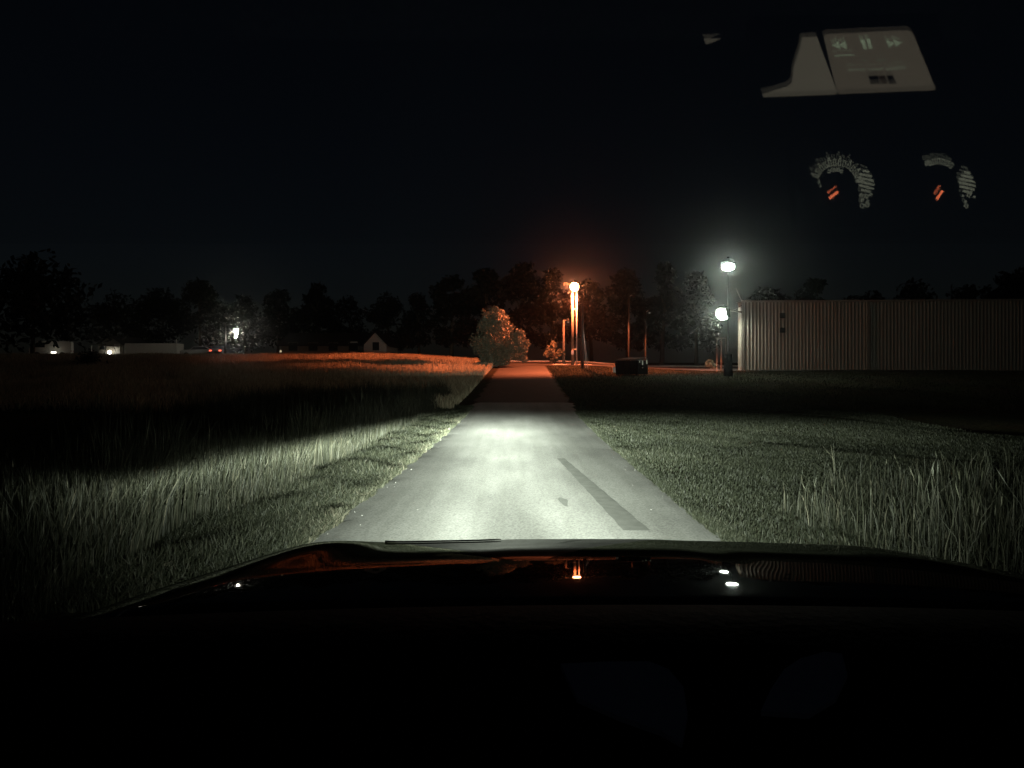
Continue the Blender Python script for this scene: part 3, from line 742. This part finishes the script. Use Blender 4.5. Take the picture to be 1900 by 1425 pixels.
# sides and front wheels
for s, xe in ((-1, CXC-HWD), (1, CXC+HWD)):
    zb = float(hood_z(np.array(xe), np.array(1.17)))
    MB().add([(xe, 1.17, zb), (xe, float(front(np.array(xe))), float(hood_z(np.array(xe), front(np.array(xe))))), (xe, float(front(np.array(xe))), .35), (xe, .9, .35), (xe, -1.2, .3), (xe, -1.2, zb-.02)],
             [(0, 1, 2, 3, 4, 5)]).build('side_panel', m_paint, car)
    wh = MB().tube([(xe-s*.02, 1.2, .33), (xe-s*.24, 1.2, .33)], .33, 24).build('wheel', m_dark, car, True)
    MB().tube([(xe+s*.0, 1.2, .33), (xe-s*.03, 1.2, .33)], .20, 20).build('rim', m_steel, wh, True)
# cowl and dashboard
m_dash = simple('dark_dash_vinyl', (.006, .006, .007), .85, noise=.2, scale=60, bump=.15)
m_light_patch = simple('light_patch_grey', (.34, .37, .46), .95, noise=.1, scale=60)
xd = np.linspace(-.80, 1.2, 40)
yd = np.array([1.185, 1.17, 1.12, 1.02, .9, .78, .66, .56, .46, .40, .36, .34, .34]); zd = np.array([.9, 1.035, 1.056, 1.052, 1.03, .99, .94, .89, .83, .77, .68, .55, .35])
Xd, Yd = np.meshgrid(xd, yd); Zd = np.tile(zd[:, None], (1, 40))-.03*(np.abs(Xd-CXC)/1.0)**2
grid('dashboard', Xd, Yd, Zd, m_dash, parent=car)
def dash_z(x, y): return float(np.interp(-y, -yd[1:10], zd[1:10])-.03*(abs(x-CXC)/1.0)**2)
def dash_hit(px, py):
    """where the sight line meets the dash top"""
    u, e = (px-CX)/F, -(py-HY)/F
    t = .4
    while t < 1.12:
        if EYE+e*t <= dash_z(u*t, t)+.006: break
        t += .004
    return (u*t, t, dash_z(u*t, t)+.006)
for poly in ([(1040, 1236), (1120, 1231), (1205, 1233), (1240, 1246), (1268, 1280), (1276, 1330), (1266, 1385), (1225, 1360), (1150, 1335), (1070, 1300)],
             [(1412, 1325), (1430, 1285), (1455, 1245), (1485, 1225), (1530, 1214), (1562, 1218), (1572, 1255), (1550, 1300), (1500, 1330)]):
    pts = [Vector(dash_hit(*p)) for p in poly]
    MB().prism([p-Vector((0, 0, .004)) for p in pts], (0, 0, .006)).build('dash_light_patch', m_light_patch, car)  # pale slabs added in place of faint reflections on the dash

# windshield: inner and outer faces of the laminated glass, upper part over the view of the sky
PY0, TAN = .5646, .65        # z = 1.767 - .65 y
Z0 = 1.767
def glass_mat(name='windshield_glass', k=1.0):
    m = bpy.data.materials.new(name); m.use_nodes = True; nt = m.node_tree; nt.nodes.remove(nt.nodes['Principled BSDF'])
    tr = nt.nodes.new('ShaderNodeBsdfTransparent'); gl = nt.nodes.new('ShaderNodeBsdfGlossy'); gl.inputs['Roughness'].default_value = .018
    fr = nt.nodes.new('ShaderNodeFresnel'); fr.inputs['IOR'].default_value = 1.5
    mx = nt.nodes.new('ShaderNodeMixShader')
    # keep the same reflectance from both sides of a face
    ge = nt.nodes.new('ShaderNodeNewGeometry'); vm = nt.nodes.new('ShaderNodeVectorMath'); vm.operation = 'SCALE'
    ma = nt.nodes.new('ShaderNodeMath'); ma.operation = 'MULTIPLY_ADD'; ma.inputs[1].default_value = -2; ma.inputs[2].default_value = 1
    fr.inputs['IOR'].default_value = 1.5
    lw = nt.nodes.new('ShaderNodeLayerWeight'); lw.inputs['Blend'].default_value = .5
    pw = nt.nodes.new('ShaderNodeMath'); pw.operation = 'POWER'; pw.inputs[1].default_value = 4
    mm = nt.nodes.new('ShaderNodeMath'); mm.operation = 'MULTIPLY_ADD'; mm.inputs[1].default_value = .9*k; mm.inputs[2].default_value = .04*k
    nt.links.new(lw.outputs['Facing'], pw.inputs[0]); nt.links.new(pw.outputs[0], mm.inputs[0]); nt.links.new(mm.outputs[0], mx.inputs[0])
    for n in (fr, ge, vm, ma): nt.nodes.remove(n)
    nt.links.new(tr.outputs[0], mx.inputs[1]); nt.links.new(gl.outputs[0], mx.inputs[2])
    nt.links.new(mx.outputs[0], nt.nodes['Material Output'].inputs['Surface'])
    return m
mg = glass_mat(k=1.25)
PT = Z0-EYE
def yfor(e): return PT/(e+TAN)
y_lo, y_hi = yfor((HY-452)/F), yfor(.62)
gw = MB()
nrm = Vector((0, math.sin(math.atan(TAN)), math.cos(math.atan(TAN))))
gw.add([(-.75, y_lo, Z0-TAN*y_lo), (.75, y_lo, Z0-TAN*y_lo), (.75, y_hi, Z0-TAN*y_hi), (-.75, y_hi, Z0-TAN*y_hi)], [(0, 1, 2, 3)])
gw.build('windshield', mg, car)
off = nrm*.0046
go = MB().add([(-.75, y_lo+off.y, Z0-TAN*y_lo+off.z), (.75, y_lo+off.y, Z0-TAN*y_lo+off.z), (.75, y_hi+off.y, Z0-TAN*y_hi+off.z), (-.75, y_hi+off.y, Z0-TAN*y_hi+off.z)], [(0, 1, 2, 3)])
go.build('outer_glass', glass_mat('windshield_outer_face', .45), car)

def mirrored(px, py, Q, n, lift=0.0):
    """the point of a dash panel (plane Q, n) that the windshield shows at px, py"""
    dvec = Vector(((px-CX)/F, 1, (HY-py)/F)); t = PT/(dvec.z+TAN); P = Vector((0, 0, EYE))+dvec*t
    r = dvec-2*dvec.dot(nrm)*nrm
    Q = Q+n*lift; k = (Q-P).dot(n)/r.dot(n)
    return P+r*k
QS, NS = Vector((.44, .36, .95)), Vector((0, -.30, .954)).normalized()
QG, NG = Vector((.40, .50, 1.0)), Vector((0, -.45, .893)).normalized()
def panel(name, poly, Q, n, mat, parent, lift=0., thick=.0015):
    pts = [mirrored(px, py, Q, n, lift) for px, py in poly]
    return MB().prism(pts, -n*thick).build(name, mat, parent)
e_scr = emit('display_glow', (.98, .84, .60), .62)
e_side = emit('display_side_glow', (.98, .88, .64), .75)
e_ico = emit('display_icon_glow', (.80, 1.0, .66), 2.0)
e_txt = emit('display_text_glow', (.82, 1.0, .68), 1.5)
e_brn = emit('display_brown_glow', (1, .6, .35), .06)
e_num = emit('gauge_numeral_glow', (.95, 1.0, .72), .95)
e_ndl = emit('needle_glow', (1, .22, .09), 9)
# centre display: housing, dark face, lit areas
hs = panel('display', [(1395, 30), (1740, 25), (1775, 196), (1380, 205)], QS, NS, m_dash, car, -.003, .02)
panel('screen', [(1529, 66), (1536, 63), (1684, 56), (1691, 59), (1697, 68), (1736, 164), (1732, 167), (1560, 174), (1554, 170)], QS, NS, e_scr, hs)
panel('side_screen', [(1489, 69), (1516, 68), (1554, 172), (1551, 175), (1418, 180), (1414, 174), (1462, 160), (1470, 152), (1473, 125), (1485, 88)], QS, NS, e_side, hs)
panel('frame_glint', [(1306, 72), (1338, 71), (1325, 77), (1311, 82)], QS, NS, e_side, car)  # glowing sliver added for a pale reflection of the display frame
def icon(name, polys, mat, parent=hs, Q=QS, n=NS, lift=.0012, thick=.0006):
    mb = MB()
    for poly in polys: mb.prism([mirrored(px, py, Q, n, lift) for px, py in poly], -n*thick)
    return mb.build(name, mat, parent)
icon('rewind_icon', [[(1543, 84), (1556, 77), (1560, 91)], [(1556, 84), (1569, 76), (1572, 91)]], e_ico)
icon('pause_icon', [[(1597, 73), (1604, 73), (1609, 91), (1602, 91)], [(1608, 72), (1614, 72), (1619, 90), (1613, 90)]], e_ico)
icon('forward_icon', [[(1645, 75), (1650, 88), (1661, 80)], [(1658, 74), (1663, 87), (1674, 79)]], e_ico)
icon('progress_bar', [[(1548, 102), (1584, 100), (1585, 103), (1549, 105)]], e_txt)
g = random.Random(3)
def scribble(x0, y0, x1, y1, n, h):
    out = []
    for i in range(n):
        t = i/n; x = x0+(x1-x0)*t; y = y0+(y1-y0)*t
        w = (x1-x0)/n*.62; hh = h*g.uniform(.55, 1)
        k = g.random()
        out.append([(x, y-hh/2), (x+1.2, y-hh/2), (x+2, y+hh/2), (x+.8, y+hh/2)])
        if k < .75: out.append([(x+.5, y-hh/2+g.choice([0, 1, 2])), (x+w, y-hh/2+1), (x+w, y-hh/2+2.2), (x+.5, y-hh/2+2.2)])
        if k > .3: out.append([(x+1, y+hh/2-1.2), (x+w+1, y+hh/2-1.4), (x+w+1, y+hh/2-.2), (x+1, y+hh/2)])
    return out
icon('text_line', scribble(1575, 130, 1606, 128, 6, 6)+scribble(1612, 129, 1641, 127, 5, 6)+scribble(1645, 128, 1682, 124, 7, 7), e_txt)
icon('text_line', scribble(1601, 112, 1610, 111, 2, 4)+scribble(1625, 112, 1646, 110, 5, 4), emit('faint_text_glow', (.82, 1, .68), .85))
icon('dark_tile', [[(1612, 142), (1629, 140), (1634, 155), (1616, 156)]], m_dash)
icon('dark_tile', [[(1646, 140), (1657, 140), (1664, 155), (1650, 156)]], m_dash)
icon('brown_tile', [[(1631, 141), (1643, 140), (1647, 155), (1636, 156)]], e_brn)
# instrument gauges
ghs = panel('instrument_panel', [(1470, 265), (1840, 262), (1850, 412), (1480, 415)], QG, NG, m_dash, car, -.004, .02)
def ring_digit(cx, cy, w, h, a):
    """a small hollow figure turned to follow the dial"""
    ca, sa = math.cos(a), math.sin(a); out = []
    for (u0, v0, u1, v1) in ((-w, -h, w, -h+1.6), (-w, h-1.6, w, h), (-w, -h, -w+1.6, h), (w-1.6, -h, w, h)):
        out.append([(cx+u*ca-v*sa, cy+u*sa+v*ca) for u, v in ((u0, v0), (u1, v0), (u1, v1), (u0, v1))])
    return out
def stack(cx, cy, sc_):
    out = []
    for k in range(6):
        y = cy-26*sc_+k*7.2*sc_; w = (6, 11, 15, 16, 14, 9)[k]*sc_
        out.append([(cx-w, y-w*.22), (cx+w, y+w*.22), (cx+w, y+w*.22+4.2*sc_), (cx-w, y-w*.22+4.2*sc_)])
    return out
ga = thing_a = MB()
dial = []
for i in range(13):
    a = R(203+i*12.3); r = 41
    dial += ring_digit(1553+r*math.cos(a)*1.02, 342+r*math.sin(a), 3.0, 6.2, a+math.pi/2)
    if i % 2 == 0: dial += ring_digit(1553+(r+9)*math.cos(a), 342+(r+9)*math.sin(a), 1.6, 2.4, a+math.pi/2)
for i in range(5): dial += ring_digit(1538+i*6, 316+(2 if i in (0, 4) else -1), 2.6, 3.4, 0)
dial += ring_digit(1520, 338, 1.5, 3, .3)+ring_digit(1523, 345, 1.5, 2.4, .3)
g1 = icon('gauge', dial, e_num, car, QG, NG)
icon('needle', [[(1537, 366), (1553, 354), (1557, 357), (1541, 370)]], e_ndl, g1, QG, NG, .003)
icon('fuel_bars', stack(1607, 342, 1.0), e_num, g1, QG, NG)
tel = []
for (cx_, cy_, s_) in ((1599, 362, 3.2), (1608, 364, 3.6), (1616, 361, 2.6), (1600, 371, 2.8), (1611, 373, 2.4), (1600, 381, 3.8), (1609, 380, 3.8)):
    tel += ring_digit(cx_, cy_, s_, s_, .4)
icon('warning_symbol', tel, e_num, g1, QG, NG)
dial = []
for i in range(6):
    a = R(248+i*11.5); r = 42
    dial += ring_digit(1741+r*math.cos(a), 341+r*math.sin(a), 3.2, 5.4, a+math.pi/2)
for i in range(2): dial += ring_digit(1719+i*6, 303-i, 2.4, 4.6, -.2)
g2 = icon('gauge', dial, e_num, car, QG, NG)
icon('needle', [[(1736, 369), (1747, 353), (1751, 355), (1740, 371)]], e_ndl, g2, QG, NG, .003)
icon('fuel_bars', stack(1795, 344, .98), e_num, g2, QG, NG)
tel = []
for (cx_, cy_, s_) in ((1798, 362, 3.8), (1808, 365, 2.0), (1793, 382, 3.6), (1792, 374, 2.2), (1786, 363, 1.6)): tel += ring_digit(cx_, cy_, s_, s_, .5)
icon('warning_symbol', tel, e_num, g2, QG, NG)

# headlight beams
def beam(hx, power, aim):
    l = bpy.data.lights.new('headlight_beam', 'SPOT'); l.energy = power; l.spot_size = R(150); l.spot_blend = .3; l.shadow_soft_size = .05
    l.color = (.90, 1.0, .86); l.use_nodes = True; nt = l.node_tree
    em = nt.nodes['Emission']; tc = nt.nodes.new('ShaderNodeTexCoord'); sx = nt.nodes.new('ShaderNodeSeparateXYZ')
    nt.links.new(tc.outputs['Normal'], sx.inputs[0])
    def M(op, a, b=None, c=None):
        n = nt.nodes.new('ShaderNodeMath'); n.operation = op
        for i, v in enumerate((a, b, c)):
            if v is None: continue
            if isinstance(v, (int, float)): n.inputs[i].default_value = v
            else: nt.links.new(v, n.inputs[i])
        return n.outputs[0]
    az = M('ABSOLUTE', sx.outputs['Z']); az = M('MAXIMUM', az, .001)
    u = M('DIVIDE', sx.outputs['X'], az); v = M('DIVIDE', sx.outputs['Y'], az)
    # v > 0 is up; low beam: sharp top edge, strongest just below it
    mr = nt.nodes.new('ShaderNodeMapRange'); mr.interpolation_type = 'SMOOTHSTEP'
    nt.links.new(v, mr.inputs['Value']); mr.inputs['From Min'].default_value = CUT[1]; mr.inputs['From Max'].default_value = CUT[0]; mr.inputs['To Min'].default_value = .009; mr.inputs['To Max'].default_value = 1
    nv = M('MAXIMUM', M('MULTIPLY', v, -1), .043)
    fall = M('POWER', M('DIVIDE', .043, nv), PWR)
    u2 = M('MULTIPLY', u, u)
    du = M('SUBTRACT', u, .13); wide = M('EXPONENT', M('MULTIPLY', M('MULTIPLY', du, du), -1/(.56**2)))
    # the wide spread is weaker and does not sharpen toward the edge as much
    tight = M('MULTIPLY', M('EXPONENT', M('MULTIPLY', u2, -1/(.075**2))), M('POWER', M('DIVIDE', .043, nv), 2.7))
    tight = M('MULTIPLY', tight, 1.45)
    core = M('MULTIPLY', M('EXPONENT', M('MULTIPLY', u2, -1/(.25**2))), .37)
    s = M('ADD', M('ADD', M('MULTIPLY', core, fall), tight), M('MULTIPLY', M('MULTIPLY', wide, WIDE), M('POWER', M('DIVIDE', .043, nv), PWR-.6)))
    stray = M('MULTIPLY', M('EXPONENT', M('MULTIPLY', u2, -1/(.11**2))), M('MULTIPLY', M('GREATER_THAN', v, .014), .06))   # stray light above the cut-off
    s = M('ADD', M('MULTIPLY', s, mr.outputs[0]), stray)
    nt.links.new(s, em.inputs['Strength'])
    o = bpy.data.objects.new('headlight_beam', l); col.objects.link(o)
    o.location = (hx, float(front(np.array(hx)))+.20, .70); o.rotation_euler = (R(90), 0, -aim); o.parent = car
    return o
CUT = (-.045, -.022); PWR = 2.3; WIDE = .115
HEAD = 2.2e5
for hx, aim in ((-.50, .008), (.90, -.072)): beam(hx, HEAD, aim)

# ------------------------------------------------------------------ air, added to give the lamps halos
hz = MB().box(-640, 640, -70, 740, -3, 40).build('haze', simple('air', (1, 1, 1)))
hm = bpy.data.materials.new('halo_air'); hm.use_nodes = True; nt = hm.node_tree; nt.nodes.remove(nt.nodes['Principled BSDF'])
pv = nt.nodes.new('ShaderNodeVolumePrincipled'); pv.inputs['Density'].default_value = .0007; pv.inputs['Anisotropy'].default_value = .97
pv.inputs['Color'].default_value = (.9, .9, .9, 1)
nt.links.new(pv.outputs[0], nt.nodes['Material Output'].inputs['Volume'])
hz.data.materials.clear(); hz.data.materials.append(hm); kind(hz, 'stuff')

# ------------------------------------------------------------------ night sky and moon
w = bpy.data.worlds.new('World'); sc.world = w; w.use_nodes = True; nt = w.node_tree
sk = nt.nodes.new('ShaderNodeTexSky'); sk.sky_type = 'NISHITA'; sk.sun_disc = False; sk.sun_elevation = R(40); sk.sun_rotation = R(160)
bg = nt.nodes['Background']; bg.inputs['Strength'].default_value = .0006
nt.links.new(sk.outputs[0], bg.inputs['Color'])
sl_ = bpy.data.lights.new('moon', 'SUN'); sl_.energy = .0006; sl_.angle = R(.5); sl_.color = (.8, .9, 1)
so = bpy.data.objects.new('moon', sl_); col.objects.link(so); so.rotation_euler = (R(50), 0, R(160)); so.location = (0, -20, 60)

sc.view_settings.view_transform = 'Standard'; sc.view_settings.look = 'None'; sc.view_settings.exposure = 0; sc.view_settings.gamma = 1
sc.render.engine = 'CYCLES'
sc.cycles.use_adaptive_sampling = False
sc.cycles.use_denoising = True
sc.cycles.max_bounces = 6; sc.cycles.volume_bounces = 0; sc.cycles.transparent_max_bounces = 8
sc.cycles.sample_clamp_indirect = 6
